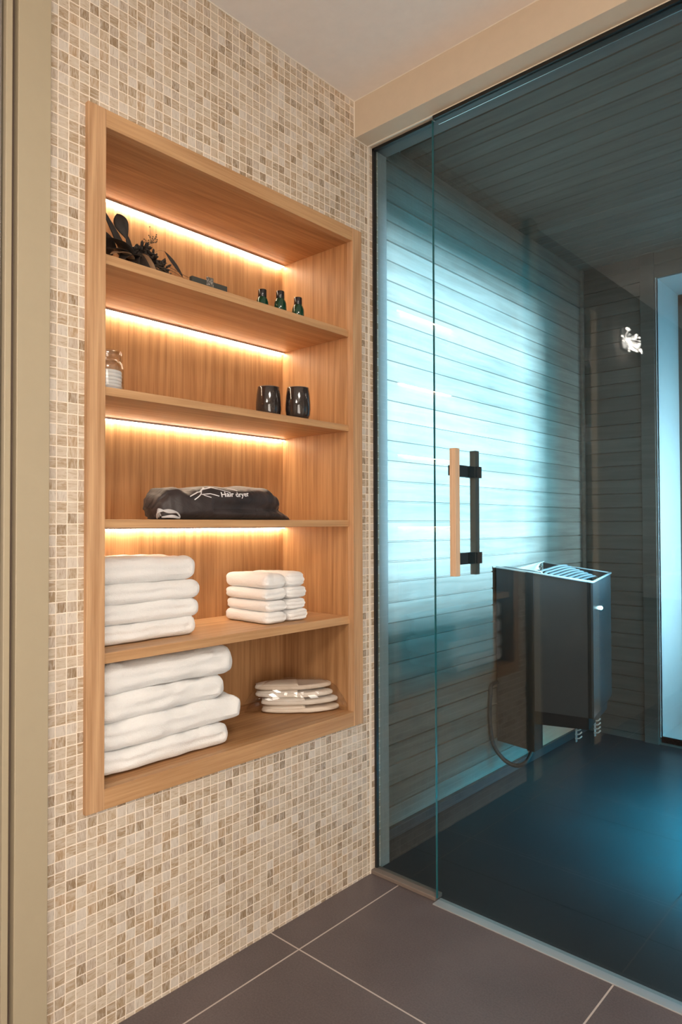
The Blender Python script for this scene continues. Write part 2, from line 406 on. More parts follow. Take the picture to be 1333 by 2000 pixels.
# back window: reveal, frame, pane
bm = bmesh.new(); D = .40
add_box(bm, WX0-.02, WX0, YB+.02, YB+D, WZ0-.02, WZ1+.02); add_box(bm, WX1, WX1+.02, YB+.02, YB+D, WZ0-.02, WZ1+.02)
add_box(bm, WX0, WX1, YB+.0, YB+D, WZ0-.025, WZ0); add_box(bm, WX0, WX1, YB+.02, YB+D, WZ1, WZ1+.025)
add_box(bm, WX0-.004, WX0, YB-.003, YB+.02, WZ0, WZ1)
win = struct(obj('window_1', bm, SWHITE), 'tall window with a deep pale reveal in the back wall of the sauna')
bm = bmesh.new()
for a in ((WX0, WX0+.045, YB+D-.05, YB+D, WZ0, WZ1), (WX1-.05, WX1, YB+D-.05, YB+D, WZ0, WZ1), (WX0, WX1, YB+D-.05, YB+D, WZ0, WZ0+.06), (WX0, WX1, YB+D-.05, YB+D, WZ1-.06, WZ1)):
    add_box(bm, *a, .002)
obj('window_frame', bm, plain('dark_window_frame', (.10, .075, .06), .5), win)
obj('window_pane', box(WX0+.04, WX1-.045, YB+D-.03, YB+D-.024, WZ0+.05, WZ1-.05), glassy('window_glass', (.75, .85, .88)), win)
struct(obj('trim_6', box(.195, .262, YB-.014, YB, -.0, 2.42, .002), SB), 'vertical board beside the sauna window')
struct(obj('trim_7', box(XW, XW+.016, YB-.016, YB, .0, ZS, .002), SW), 'corner batten of the sauna')

# casing and steel door at the left edge
d2 = struct(obj('door_2', box(-.02, .012, -1.66, -1.113, 0.006, 2.11, .002), plain('satin_steel_door', (.42, .40, .39), .22, .9)), 'satin steel door leaf beside the mosaic wall')
bm = box(-.10, .030, -1.0905, -1.0255, 0, 2.384, .0015); add_box(bm, -.10, .024, -1.111, -1.0985, 0, 2.384, .0015)
struct(obj('trim_8', bm, CASING), 'beige lacquered door casing beside the mosaic wall')
struct(obj('trim_9', box(-.10, .012, -1.0985, -1.0905, 0, 2.384), DARKGAP), 'dark groove in the beige casing')
struct(obj('trim_10', box(-.10, .030, -1.74, -1.665, 0, 2.14, .0015), plain('warm_casing', (.62, .50, .36), .5)), 'beige casing on the hinge side')
for z in (1.90, 1.52):
    bm = bmesh.new(); tube(bm, [(.02, -1.662, z-.05), (.02, -1.662, z+.05)], .009, 16)
    add_box(bm, .012, .016, -1.660, -1.630, z-.045, z+.045, .001); obj('hinge', bm, ALU, d2, True)

# ------------------------------------------------------------------ glass front
fixed = struct(obj('window_2', box(.004, .2280, .024, .032, .012, 2.272), GLASS), 'narrow fixed pane of tinted glass beside the mosaic wall')
obj('glass_edge', box(.2280, .2285, .024, .032, .012, 2.272), GEDGE, fixed)
bm = box(0.0, .008, .022, .034, .012, 2.272); add_box(bm, .0, .228, .022, .034, 2.264, 2.273)
obj('black_channel', bm, BLACK, fixed, label='black metal channel')
struct(obj('trim_11', box(0.0, .238, .002, .040, 0, .012, .002), plain('threshold_stone', (.20, .155, .13), .5)), 'low stone threshold under the fixed pane')
struct(obj('trim_12', box(.242, 1.30, -.016, .026, 0, .0035, .001), plain('light_metal_threshold', (.55, .56, .57), .42, .6)), 'flat metal threshold strip under the glass door')
door = struct(obj('door_1', box(.243, 1.295, .003, .011, .010, 2.2575), GLASS), 'large tinted frameless glass door of the sauna')
obj('glass_edge', box(.2418, .243, .003, .011, .010, 2.2575), GEDGE, door)
bm = box(.2475, 3.0, -.002, .030, 2.2575, 2.274, .001)
struct(obj('trim_13', bm, BLACK), 'black head profile above the glass door')
struct(obj('trim_14', box(.2475, 3.0, .030, .0322, 2.2565, 2.262), ALU), 'thin bright edge of the head profile')
HW = wood('handle_ash', (.55, .36, .22), (.80, .60, .42), 2, .5)
HD = plain('handle_metal', (.035, .05, .06), .35, .6)
HX0, HX1 = .339, .358
h1 = obj('handle', box(HX0, HX1, -.064, -.042, .938, 1.287, .0012), HW, door, label='pale wooden handle bar on the outer side')
h2 = obj('handle', box(HX0, HX1, .040, .060, .938, 1.287, .0012), plain('dark_handle_wood', (.10, .11, .11), .5), door, label='dark handle bar on the sauna side')
for z in (1.226, .985):
    bm = box(HX0+.002, HX1-.002, -.044, .0025, z-.016, z+.016, .001)
    add_box(bm, HX0+.002, HX1-.002, .0115, .0395, z-.016, z+.016, .001)
    add_box(bm, HX0-.007, HX0, .046, .066, z-.016, z+.016, .001); add_box(bm, HX1, HX1+.006, .038, .064, z-.016, z+.016, .001)
    obj('handle_bracket', bm, HD, door, label='dark metal handle bracket')
obj('handle_bracket', box(HX0-.006, HX0-.0005, -.062, -.044, 1.213, 1.241, .001), HD, door)

# ------------------------------------------------------------------ niche cabinet
cab = thing('niche_shelf_unit', 'tall oak shelf unit with lit shelves let into the mosaic wall', 'shelf', (-.15, -.49, FZ0))
YL, YR = -.896, -.087; XB = -.300; X0 = -.012; XF = .012; ZT, ZBt = 1.942, .518
obj('side_panel', box(-.318, X0, YL-.02, YL, FZ0+.01, FZ1-.01), OAKZ, cab)
obj('side_panel', box(-.318, X0, YR, YR+.02, FZ0+.01, FZ1-.01), OAKZ, cab)
obj('back_panel', box(-.318, XB, YL, YR, FZ0+.01, FZ1-.01), OAKZ, cab)
obj('top_panel', box(XB, X0, YL, YR, ZT, ZT+.02), OAKY, cab)
obj('bottom_panel', box(XB, X0, YL, YR, ZBt-.02, ZBt), OAKY, cab)
obj('frame_stile', box(X0, XF, FY0, YL, FZ0, FZ1, .0012), OAKF, cab)
obj('frame_stile', box(X0, XF, YR, FY1, FZ0, FZ1, .0012), OAKF, cab)
obj('frame_rail', box(X0, XF-.001, YL, YR, ZT, FZ1, .001), OAKH, cab)
obj('frame_rail', box(X0, XF-.001, YL, YR, FZ0, ZBt, .001), OAKH, cab)
SH = [(1.673, 1.651), (1.382, 1.363), (1.093, 1.074), (.803, .780)]
for a, b in SH: obj('shelf', box(XB, -.006, YL, YR, b, a, .001), OAKH, cab)
for z in (ZT, 1.651, 1.363, 1.074):
    s = obj('led_strip', box(XB+.003, XB+.013, YL+.004, YR-.004, z-.0058, z-.0047), LED, cab, label='glowing warm white light strip')
    obj('led_profile', box(XB+.001, XB+.015, YL+.003, YR-.003, z-.0045, z), ALU, s)

# ------------------------------------------------------------------ towels
TERRY = terry('white_terry')
def towel(name, x0, x1, y0, y1, z0, z1, seed, wav=.004, groove=1, r=None, n=(30, 44, 10), sag=0, lean=0):
    hx, hy, hz = (x1-x0)/2, (y1-y0)/2, (z1-z0)/2; r = r or hz*.98
    def sp(n): return [math.sin(math.pi/2*(-1+2*i/n)) for i in range(n+1)]
    bm = bmesh.new(); vd = {}
    S = [sp(n[0]), sp(n[1]), sp(n[2])]
    def V(i, j, k):
        if (i, j, k) in vd: return vd[i, j, k]
        p = Vector((S[0][i]*hx, S[1][j]*hy, S[2][k]*hz))
        q = Vector((max(-hx+r, min(hx-r, p.x)), max(-hy+r, min(hy-r, p.y)), max(-hz+r, min(hz-r, p.z))))
        d = p-q; p = q+(d.normalized()*r if d.length > 1e-6 else d)
        zz = p.z/hz
        # fold lines: where layers meet the front and the sides are drawn in
        if groove:
            for g in ([0] if groove == 1 else [-.33, .33]):
                e = math.exp(-((zz-g-.10*math.sin(p.y*14+seed))/.13)**2)
                inn = max(abs(p.x)/hx, 0)
                if p.x > hx*.8 and p.y < hy*.82: p.x -= .009*e
                if p.x < -hx*.8: p.x += .005*e
                if groove == 2 and p.y > hy*.8: p.y -= .005*e
        w = Vector((p.x, p.y, p.z))
        o = Vector((seed*3.7, seed*1.3, seed*2.1))
        nv = noise.noise_vector(w*11+o)*wav + noise.noise_vector(w*34+o)*wav*.5 + noise.noise_vector(w*95+o)*wav*.22
        if zz < -.5: nv.z = abs(nv.z)*.3
        p += nv
        p.z += sag*(p.y/hy)**2*0 - sag*max(0, p.y/hy)**2 + sag*.5*math.sin(p.y/hy*2.2+seed)
        p.x += lean*(p.y/hy)
        vd[i, j, k] = bm.verts.new(p+Vector(((x0+x1)/2, (y0+y1)/2, (z0+z1)/2)))
        return vd[i, j, k]
    a, b, c = n
    for i in range(a):
        for j in range(b):
            bm.faces.new((V(i, j, 0), V(i, j+1, 0), V(i+1, j+1, 0), V(i+1, j, 0))); bm.faces.new((V(i, j, c), V(i+1, j, c), V(i+1, j+1, c), V(i, j+1, c)))
    for i in range(a):
        for k in range(c):
            bm.faces.new((V(i, 0, k), V(i+1, 0, k), V(i+1, 0, k+1), V(i, 0, k+1))); bm.faces.new((V(i, b, k), V(i, b, k+1), V(i+1, b, k+1), V(i+1, b, k)))
    for j in range(b):
        for k in range(c):
            bm.faces.new((V(0, j, k), V(0, j, k+1), V(0, j+1, k+1), V(0, j+1, k))); bm.faces.new((V(a, j, k), V(a, j+1, k), V(a, j+1, k+1), V(a, j, k+1)))
    bmesh.ops.recalc_face_normals(bm, faces=bm.faces)
    o = obj(name, bm, TERRY, None, True)
    md = o.modifiers.new('soft', 'SUBSURF'); md.levels = md.render_levels = 1
    return o
ORD = ['bottom one', 'second from bottom', 'third from bottom', 'top one']
A = [(.8035, .8505, -.594), (.848, .8965, -.584), (.894, .943, -.583), (.940, 1.004, -.590)]
for i, (z0, z1, y1) in enumerate(A):
    tag(towel('folded_towel', -.275, -.066-.004*(i == 3), -.885, y1, z0, z1, i+1, .0058), 'white hand towel, %s of the four at left on the fourth shelf' % ORD[i], 'towel', 'white hand towels stacked on the fourth shelf')
B = [(.521, .575, -.516), (.573, .640, -.482), (.637, .700, -.532), (.697, .768, -.500)]
for i, (z0, z1, y1) in enumerate(B):
    tag(towel('bath_towel', -.280, -.026, -.885, y1, z0, z1, i+11, .0085, sag=.003), 'thick white bath towel, %s of the four below the lowest shelf' % ORD[i], 'towel', 'thick bath towels piled at the bottom of the shelf unit')
for s, (y0, y1) in enumerate(((-.384, -.302), (-.299, -.222))):
    for i in range(4):
        z0 = .8035+i*.0325; z1 = z0+.0335+(.008 if i == 3 else 0)
        tag(towel('face_cloth', -.236, -.046, y0+.003*math.sin(i*2+s), y1+.003*math.sin(i*3+s*2), z0, z1, 30+i+s*7, .0042, 1 if s == 0 else 2, n=(24, 16, 8)),
            'white face cloth, %s of the %s stack' % (ORD[i], ('left-hand small', 'right-hand small')[s]), 'towel', 'small white face cloths in two stacks')

# ------------------------------------------------------------------ hair dryer bag
BAGM, nt, b = nodes('black_nylon')
v = coords(nt); nn = noise_(nt, v, 14, 3)
nt.links.new(ramp(nt, nn, [(.3, (.014, .010, .011)), (.7, (.045, .033, .033))]), b.inputs['Base Color'])
b.inputs['Roughness'].default_value = .5; b.inputs['Sheen Weight'].default_value = .08
bump(nt, b, M_(nt, 'ADD', noise_(nt, v, 26, 4, .5, 1), M_(nt, 'MULTIPLY', noise_(nt, v, 900, 1), .08)), .5, .006)
bag = thing('hair_dryer_bag', 'black drawstring bag printed with white mountains and Hair dryer lying on the third shelf', 'bag', (-.09, -.5, 1.093))
ys = [-.712, -.700, -.682, -.655, -.630, -.600, -.55, -.50, -.45, -.40, -.365, -.335, -.305, -.28, -.262]
hs = [.030, .062, .080, .083, .074, .083, .088, .086, .090, .095, .092, .070, .040, .018, .006]
ds = [.020, .040, .052, .060, .062, .066, .070, .072, .072, .070, .064, .058, .046, .036, .024]
def interp(y, V):
    for i in range(len(ys)-1):
        if ys[i] <= y <= ys[i+1]:
            t = (y-ys[i])/(ys[i+1]-ys[i]); t = t*t*(3-2*t); return V[i]*(1-t)+V[i+1]*t
    return V[-1] if y > ys[-1] else V[0]
bm = bmesh.new(); rings = []; NS = 44; NY = 90
for i in range(NY+1):
    y = ys[0]+(ys[-1]-ys[0])*i/NY; h = interp(y, hs); dd = interp(y, ds); ring = []
    for k in range(NS):
        a = 2*math.pi*k/NS; ca, sa = math.cos(a), math.sin(a); e = .62
        x = math.copysign(abs(ca)**e, ca)*dd; z = (math.copysign(abs(sa)**e, sa)*.5+.5)*h
        x -= (z/h)*.022                            # the front leans back
        yy = y
        p = Vector((x-.098, yy, z))
        if sa > -.6: 
            p.x += .014*noise.noise(Vector((y*13+z*9, z*22, 3)))*(.3+sa if sa > 0 else .3)
            p.z += .006*noise.noise(Vector((y*14, x*12, 7)))*max(0, sa)
        # the long fold along the lower front
        if ca > .2 and y > -.57: p.x -= .020*math.exp(-((z-.030+.02*(y+.45))/.009)**2)
        # gathered neck at the left
        if y < -.64: p.x += .004*math.sin(a*9)*(1-(y-ys[0])/.072)
        p.z = max(p.z, 0)+1.0935
        ring.append(bm.verts.new(p))
    rings.append(ring)
for a, c in zip(rings, rings[1:]):
    for k in range(NS): bm.faces.new((a[k], a[(k+1) % NS], c[(k+1) % NS], c[k]))
bm.faces.new(rings[0][::-1]); bm.faces.new(rings[-1])
bmesh.ops.recalc_face_normals(bm, faces=bm.faces)
bvh = BVHTree.FromBMesh(bm)
obj('bag_body', bm, BAGM, bag, True)
WHITE = plain('white_print', (.85, .83, .84), .6)
def on_bag(y, z, off=.0010):
    h = bvh.ray_cast(Vector((.3, y, z)), Vector((-1, 0, 0)))
    return Vector((h[0].x+off, y, z)) if h[0] else Vector((-.10, y, z))
fc = bpy.data.curves.new('txt', 'FONT'); fc.body = 'Hair dryer'; fc.size = .0185; fc.offset = .0003; fc.resolution_u = 3
to = bpy.data.objects.new('txt', fc); COL.objects.link(to)
me = bpy.data.meshes.new_from_object(to); bpy.data.objects.remove(to); bpy.data.curves.remove(fc)
bm = bmesh.new(); bm.from_mesh(me); bpy.data.meshes.remove(me)
bmesh.ops.triangulate(bm, faces=bm.faces); bmesh.ops.subdivide_edges(bm, edges=[e for e in bm.edges if e.calc_length() > .004], cuts=1)
for v in bm.verts:
    s = v.co.x
    v.co = on_bag(-.543+s*1.15, 1.1515+v.co.y*1.0+.018*(s/.09)*.3+.0008*math.sin(s*90))
obj('printed_text', bm, WHITE, bag, label='white print reading Hair dryer')
def ribbon(bm, pts, wd=.0022):
    P = []
    for (y0, z0), (y1, z1) in zip(pts, pts[1:]):
        n = max(2, int(math.hypot(y1-y0, z1-z0)/.004))
        P += [(y0+(y1-y0)*k/n, z0+(z1-z0)*k/n) for k in range(n)]
    P.append(pts[-1]); prev = None
    for i, (y, z) in enumerate(P):
        q = P[min(i+1, len(P)-1)]; p = P[max(i-1, 0)]; dy, dz = q[0]-p[0], q[1]-p[1]; L = math.hypot(dy, dz) or 1
        ny, nz = -dz/L*wd/2, dy/L*wd/2
        a, c = bm.verts.new(on_bag(y+ny, z+nz)), bm.verts.new(on_bag(y-ny, z-nz))
        if prev: bm.faces.new((prev[0], a, c, prev[1]))
        prev = (a, c)
bm = bmesh.new()
for pts in ([(-.606, 1.151), (-.578, 1.163), (-.570, 1.164), (-.548, 1.176)], [(-.597, 1.143), (-.571, 1.159), (-.560, 1.170), (-.533, 1.177)],
            [(-.533, 1.177), (-.487, 1.164)], [(-.480, 1.178), (-.458, 1.170)], [(-.571, 1.157), (-.545, 1.160), (-.522, 1.154)], [(-.566, 1.156), (-.546, 1.150)]):
    ribbon(bm, [(a_-.026, b_) for a_, b_ in pts])
obj('printed_logo', bm, WHITE, bag, label='white printed mountain outline')
bm = bmesh.new()
for k in range(3):
    tube(bm, curve([(-.060+.003*k, -.722+.003*k, 1.0965+.003*k), (-.046, -.728, 1.110+.004*k), (-.036, -.706, 1.116-.003*k), (-.036, -.682, 1.110), (-.040, -.672, 1.0975), (-.036, -.695, 1.099+.002*k), (-.050, -.716, 1.099)], 6), .0022, 6)
obj('drawstring', bm, plain('grey_cord', (.55, .54, .55), .8), bag, True)

# ------------------------------------------------------------------ tumblers, bottles, jar
SMOKE, nt, b = nodes('smoked_glaze')
nt.links.new(mixc(nt, noise_(nt, coords(nt), 40), (.020, .015, .014), (.040, .030, .027)), b.inputs['Base Color'])
b.inputs['Roughness'].default_value = .06; b.inputs['Coat Weight'].default_value = .6; b.inputs['Coat Roughness'].default_value = .02
def tumbler(cx, cy, lab):
    z = 1.382
    t = thing('tumbler', lab, 'cup', (cx, cy, z), 'dark tumblers on the second shelf')
    prof = [(0, .0), (.026, .0), (.0305, .003), (.0350, .014), (.0368, .030), (.0365, .045), (.0345, .070), (.0318, .0885), (.0310, .0915), (.0300, .0920), (.0290, .0910), (.0310, .066), (.0335, .030), (.027, .008), (0, .006)]
    obj('cup_body', lathe(bmesh.new(), prof, cx, cy, z), SMOKE, t, True)
    bm = bmesh.new(); tube(bm, [(cx+.0307*math.cos(a), cy+.0307*math.sin(a), z+.0918) for a in [2*math.pi*i/40 for i in range(41)]], .0008, 6)
    obj('cup_rim', bm, plain('lip_glass', (.22, .17, .15), .1), t, True)
tumbler(-.100, -.3285, 'left one of the two dark smoked tumblers on the second shelf')
tumbler(-.046, -.2635, 'right one of the two dark smoked tumblers on the second shelf')

GREEN, nt, b = nodes('green_bottle_glass')
nt.links.new(mixc(nt, noise_(nt, coords(nt), 60), (.004, .045, .022), (.010, .085, .045)), b.inputs['Base Color'])
b.inputs['Roughness'].default_value = .08; b.inputs['Coat Weight'].default_value = .5; b.inputs['Transmission Weight'].default_value = .35
CAP = plain('black_cap', (.015, .015, .016), .2, coat=.4)
for cx, cy, lab in ((-.095, -.3560, 'leftmost of the three small green bottles with black caps on the top shelf'),
                    (-.068, -.3120, 'middle one of the three small green bottles with black caps on the top shelf'),
                    (-.070, -.2390, 'rightmost of the three small green bottles with black caps on the top shelf')):
    z = 1.673
    t = thing('toiletry_bottle', lab, 'bottle', (cx, cy, z), 'small green bottles on the top shelf')
    obj('bottle_body', lathe(bmesh.new(), [(0, 0), (.0165, 0), (.0180, .002), (.0180, .030), (.0175, .040), (.0150, .048), (.0120, .053), (.0115, .055), (0, .055)], cx, cy, z, 40), GREEN, t, True)
    obj('bottle_cap', lathe(bmesh.new(), [(0, .0535), (.0118, .0535), (.0122, .0545), (.0122, .0740), (.0114, .0752), (0, .0752)], cx, cy, z, 40), CAP, t, True)

CLEAR = glassy('clear_jar_glass', (.97, .97, .96), mixf=.07)
cx, cy, z = -.098, -.834, 1.382
t = thing('storage_jar', 'clear glass jar of white cotton pads at the left end of the second shelf', 'jar', (cx, cy, z))
obj('jar_body', lathe(bmesh.new(), [(0, 0), (.036, 0), (.039, .003), (.0395, .060), (.038, .070), (.033, .077), (.031, .079), (.0295, .078), (.0315, .075), (.0362, .068), (.0375, .060), (.037, .006), (0, .004)], cx, cy, z), CLEAR, t, True)
obj('jar_lid', lathe(bmesh.new(), [(0, .0795), (.034, .0795), (.0355, .081), (.0355, .0985), (.034, .101), (.030, .1025), (0, .1025), (0, .0995), (.030, .0995), (.032, .098), (.0325, .083), (0, .0825)], cx, cy, z), CLEAR, t, True)
bm = bmesh.new()
for k in range(6): lathe(bm, [(0, .0065+k*.0082), (.034, .0068+k*.0082), (.0352, .010+k*.0082), (.034, .0142+k*.0082), (0, .0144+k*.0082)], cx+.0006*math.sin(k*2), cy, z, 32)
obj('cotton_pads', bm, plain('white_cotton', (.86, .87, .90), .9, bumps=(300, .3)), t, True)

# ------------------------------------------------------------------ dark bar with a card
z = 1.673
t = thing('card_holder', 'low dark bar holding a small patterned card near the front edge of the top shelf', 'card holder', (-.03, -.58, z))
obj('bar', box(-.046, -.034, -.640, -.530, z, z+.0255, .0008), plain('dark_grey_bar', (.05, .052, .045), .6), t)
m, nt, b = nodes('patterned_card')
vv = coords(nt, (1, 1, 1)); nt.links.new(ramp(nt, noise_(nt, vv, 260, 4, .7), [(.42, (.10, .09, .08)), (.56, (.55, .50, .44))], 'CONSTANT'), b.inputs['Base Color'])
obj('card', box(-.0335, -.0320, -.5975, -.5760, z+.008, z+.034, .0003), m, t)

# ------------------------------------------------------------------ dried bouquet
bq = thing('dried_bouquet', 'dark dried leaves and flowers lying at the left end of the top shelf', 'dried flowers', (-.15, -.78, 1.673))
LEAFM = plain('dried_dark_leaf', (.020, .013, .009), .65, bumps=(140, .5), var=.4)
LEAFB = plain('dried_brown_leaf', (.26, .15, .08), .6, bumps=(140, .5), var=.3)
STEMM = plain('dried_stem', (.07, .05, .03), .7)
def leaf(p0, p1, wd, nrm, mat, bend=.2, blunt=.6, name='leaf'):
    p0, p1 = Vector(p0), Vector(p1); ax = p1-p0; L = ax.length; n = Vector(nrm); n = (n-ax*(n.dot(ax)/L/L)).normalized(); sd = ax.normalized().cross(n)
    bm = bmesh.new(); R = []; K = 14
    for i in range(K+1):
        t_ = i/K; wv = wd*(math.sin(math.pi*t_**blunt)**.75+.02); c = p0+ax*t_+n*(bend*L*math.sin(math.pi*t_))
        row = []
        for j in (-2, -1, 0, 1, 2):
            q = c+sd*(wv*j/2)+n*(abs(j)*.12*wv+.0015*noise.noise(Vector((t_*9, j, L*50))))
            row.append(bm.verts.new(q))
        R.append(row)
    for a, b_ in zip(R, R[1:]):
        for j in range(4): bm.faces.new((a[j], a[j+1], b_[j+1], b_[j]))
    o = obj(name, bm, mat, bq, True)
    md = o.modifiers.new('thick', 'SOLIDIFY'); md.thickness = .0012
    return o
Zs = 1.6765
T = (.6, -.6, .3)
leaf((-.15, -.745, Zs+.055), (-.13, -.835, Zs+.165), .0085, T, LEAFM, .05, .5)
leaf((-.145, -.752, Zs+.105), (-.15, -.778, Zs+.166), .0165, T, LEAFM, .08, 1.5)
leaf((-.14, -.738, Zs+.060), (-.146, -.756, Zs+.122), .006, T, LEAFM, .04, 1.0)
leaf((-.13, -.745, Zs+.045), (-.09, -.850, Zs+.070), .020, (.3, -.2, 1), LEAFM, .15)
leaf((-.13, -.750, Zs+.040), (-.07, -.855, Zs+.035), .020, (.4, -.3, 1), LEAFM, .12)
leaf((-.12, -.740, Zs+.050), (-.05, -.830, Zs+.006), .018, (.5, -.4, 1), LEAFM, .12)
leaf((-.13, -.742, Zs+.055), (-.06, -.775, Zs+.003), .018, T, LEAFM, .15)
leaf((-.14, -.745, Zs+.065), (-.06, -.735, Zs+.003), .017, T, LEAFM, .15)
leaf((-.14, -.735, Zs+.068), (-.07, -.712, Zs+.003), .020, T, LEAFB, .12)
leaf((-.14, -.730, Zs+.060), (-.07, -.695, Zs+.002), .012, T, LEAFM, .10)
leaf((-.15, -.790, Zs+.060), (-.11, -.860, Zs+.100), .018, T, LEAFM, .10)
leaf((-.10, -.765, Zs+.040), (-.05, -.852, Zs+.018), .014, (.2, 0, 1), LEAFB, .1)
leaf((-.165, -.633, Zs+.120), (-.150, -.587, Zs+.062), .0045, T, LEAFM, .06, 1.0)
# seed heads made of many small scales
rs = random.Random(5)
for (c, r, n) in (((-.14, -.715, Zs+.088), .024, 50), ((-.13, -.690, Zs+.070), .024, 50), ((-.12, -.672, Zs+.048), .022, 44), ((-.12, -.655, Zs+.030), .015, 22), ((-.14, -.745, Zs+.075), .020, 40)):
    bm = bmesh.new()
    for _ in range(n):
        d = Vector((rs.gauss(0, 1), rs.gauss(0, 1), rs.gauss(0, 1))).normalized(); p = Vector(c)+d*r*rs.uniform(.3, 1)
        s = rs.uniform(.003, .0065)
        mt = Matrix.Translation(p) @ d.to_track_quat('Z', 'Y').to_matrix().to_4x4() @ Matrix.Diagonal((s, s*.6, s*1.9, 1))
        bmesh.ops.create_icosphere(bm, subdivisions=1, radius=1, matrix=mt)
    obj('flower_head', bm, LEAFM, bq, True)
bm = bmesh.new()
tw = [(-.13, -.76, Zs+.02), (-.14, -.72, Zs+.06), (-.155, -.69, Zs+.11), (-.165, -.668, Zs+.142)]
tube(bm, curve(tw, 5), .0007, 5)
for _ in range(15):
    p = Vector((-.165, -.668, Zs+.145))+Vector((rs.gauss(0, .006), rs.gauss(0, .011), rs.gauss(0, .009)))
    tube(bm, [Vector((-.160, -.676, Zs+.126)), p], .0004, 4)
    bmesh.ops.create_icosphere(bm, subdivisions=1, radius=.0019, matrix=Matrix.Translation(p))
for _ in range(5):
    p = Vector((-.158, -.690, Zs+.122))+Vector((rs.gauss(0, .004), rs.gauss(0, .006), rs.gauss(0, .005)))
    tube(bm, [Vector((-.157, -.690, Zs+.108)), p], .0004, 4); bmesh.ops.create_icosphere(bm, subdivisions=1, radius=.0014, matrix=Matrix.Translation(p))
obj('dried_sprig', bm, STEMM, bq, True)
bm = bmesh.new()
tube(bm, curve([(-.12, -.80, Zs+.004), (-.14, -.72, Zs+.05), (-.16, -.66, Zs+.11), (-.165, -.633, Zs+.12)], 5), .0003, 5)
for _ in range(12):
    a = Vector((-.12, -.76, Zs+.01)); p = Vector((-.07+rs.uniform(-.03, .03), -.655+rs.uniform(-.02, .02), Zs+rs.uniform(-.002, .02)))
    tube(bm, curve([a, (a+p)/2+Vector((0, 0, .03)), p], 4), .0005, 4)
tube(bm, [(-.05, -.722, Zs-.002), (-.058, -.727, Zs+.018)], .0016, 6)
obj('stem', bm, STEMM, bq, True)

# ------------------------------------------------------------------ slippers in a clear bag
SLIP = plain('beige_towelling', (.70, .60, .50), .9, bumps=(320, .4, .002)); SLIP2 = plain('pale_towelling', (.78, .72, .65), .9, bumps=(320, .4, .002))
def slipper(cx, cy, z, ang, lab, mat, tilt=0):
    t = thing('slipper', lab, 'slipper', (cx, cy, z), 'towelling slippers packed in a clear bag')
    def outl(k, s=1):
        a = 2*math.pi*k/40; x = math.cos(a); y = math.sin(a)
        L = .118*s; W = (.043 if x > 0 else .036)*s
        return (x*L, y*W*(1-.12*x*x) + .006*math.cos(a*1.0))
    ca, sa = math.cos(ang), math.sin(ang)
    def W_(x, y, zz): return Vector((cx+x*ca-y*sa, cy+x*sa+y*ca, z+zz+tilt*x))
    bm = bmesh.new(); rings = []
    for s, zz in ((.92, 0), (.985, .002), (1, .006), (.985, .011), (.94, .0135), (.80, .0130), (.4, .0130)):
        rings.append([bm.verts.new(W_(*outl(k, s), zz)) for k in range(40)])
    for a, b_ in zip(rings, rings[1:]):
        for k in range(40): bm.faces.new((a[k], a[(k+1) % 40], b_[(k+1) % 40], b_[k]))
    bm.faces.new(rings[0][::-1]); bm.faces.new(rings[-1]); bmesh.ops.recalc_face_normals(bm, faces=bm.faces)
    obj('sole', bm, mat, t, True)
    # flattened toe upper
    bm = bmesh.new(); R = []
    for i in range(13):
        u = i/12; x = -.118*.97+u*.125; R.append([])
        hw = .0355*math.sqrt(max(0.0, 1-(x/.120)**2))*1.02+.002
        for j in range(13):
            q = -1+2*j/12; R[-1].append(bm.verts.new(W_(x, q*hw, .0135+.0070*(1-q*q)**.5*min(1, u*3+.15))))
    for a, b_ in zip(R, R[1:]):
        for j in range(12): bm.faces.new((a[j], a[j+1], b_[j+1], b_[j]))
    o = obj('slipper_upper', bm, mat, t, True); md = o.modifiers.new('thick', 'SOLIDIFY'); md.thickness = .002; md.offset = 1
ang = math.atan2(.19, .16)
LAB = ['bottom one', 'second from bottom', 'third from bottom', 'top one']
for i in range(4):
    slipper(-.135+.012*(1.5-i)+.004*(i % 2), -.185-.002*i+.006*(i % 2), .5215+.0208*i, ang+.05*math.sin(i*2.3), 'flat beige slipper in the clear bag, %s of four' % LAB[i], SLIP if i in (3, 0) else SLIP2, .0)
bm = bmesh.new(); rings = []
for i in range(31):
    u = -1+2*i/30; ring = []
    hw = .052*(1-abs(u)**6*.35); hh = .047*(1-abs(u)**4*.78)
    for k in range(36):
        a = 2*math.pi*k/36; x = u*.155; y = math.cos(a)*hw*1.02; zz = (math.sin(a)*.5+.5)*hh*2
        n = noise.noise_vector(Vector((x*28, y*40, zz*40)))*.0055
        zz += n.z; y += n.y; x += n.x
        p = Vector((-.135+x*math.cos(ang)-y*math.sin(ang), -.187+x*math.sin(ang)+y*math.cos(ang), .5195+max(0, zz)))
        p.y = min(p.y, -.0885); p.x = min(p.x, -.008); ring.append(bm.verts.new(p))
    rings.append(ring)
for a, c in zip(rings, rings[1:]):
    for k in range(36): bm.faces.new((a[k], a[(k+1) % 36], c[(k+1) % 36], c[k]))
bmesh.ops.recalc_face_normals(bm, faces=bm.faces)
tag(obj('plastic_bag', bm, glassy('crinkled_film', (.97, .96, .95), .06, mixf=.11), None, False), 'crinkled clear plastic bag around the slippers at the bottom right of the shelf unit', 'bag')

# ------------------------------------------------------------------ sauna heater
HB = plain('heater_steel_dark', (.016, .017, .018), .5); HP = plain('heater_front_panel', (.060, .058, .060), .45)
HK = plain('heater_black', (.012, .012, .013), .45); HR = plain('heater_bright_rim', (.70, .73, .74), .3, .4)
ht = thing('sauna_heater', 'dark metal electric sauna heater hung on the left board wall', 'heater', (.05, 1.15, .16))
Y0 = .950
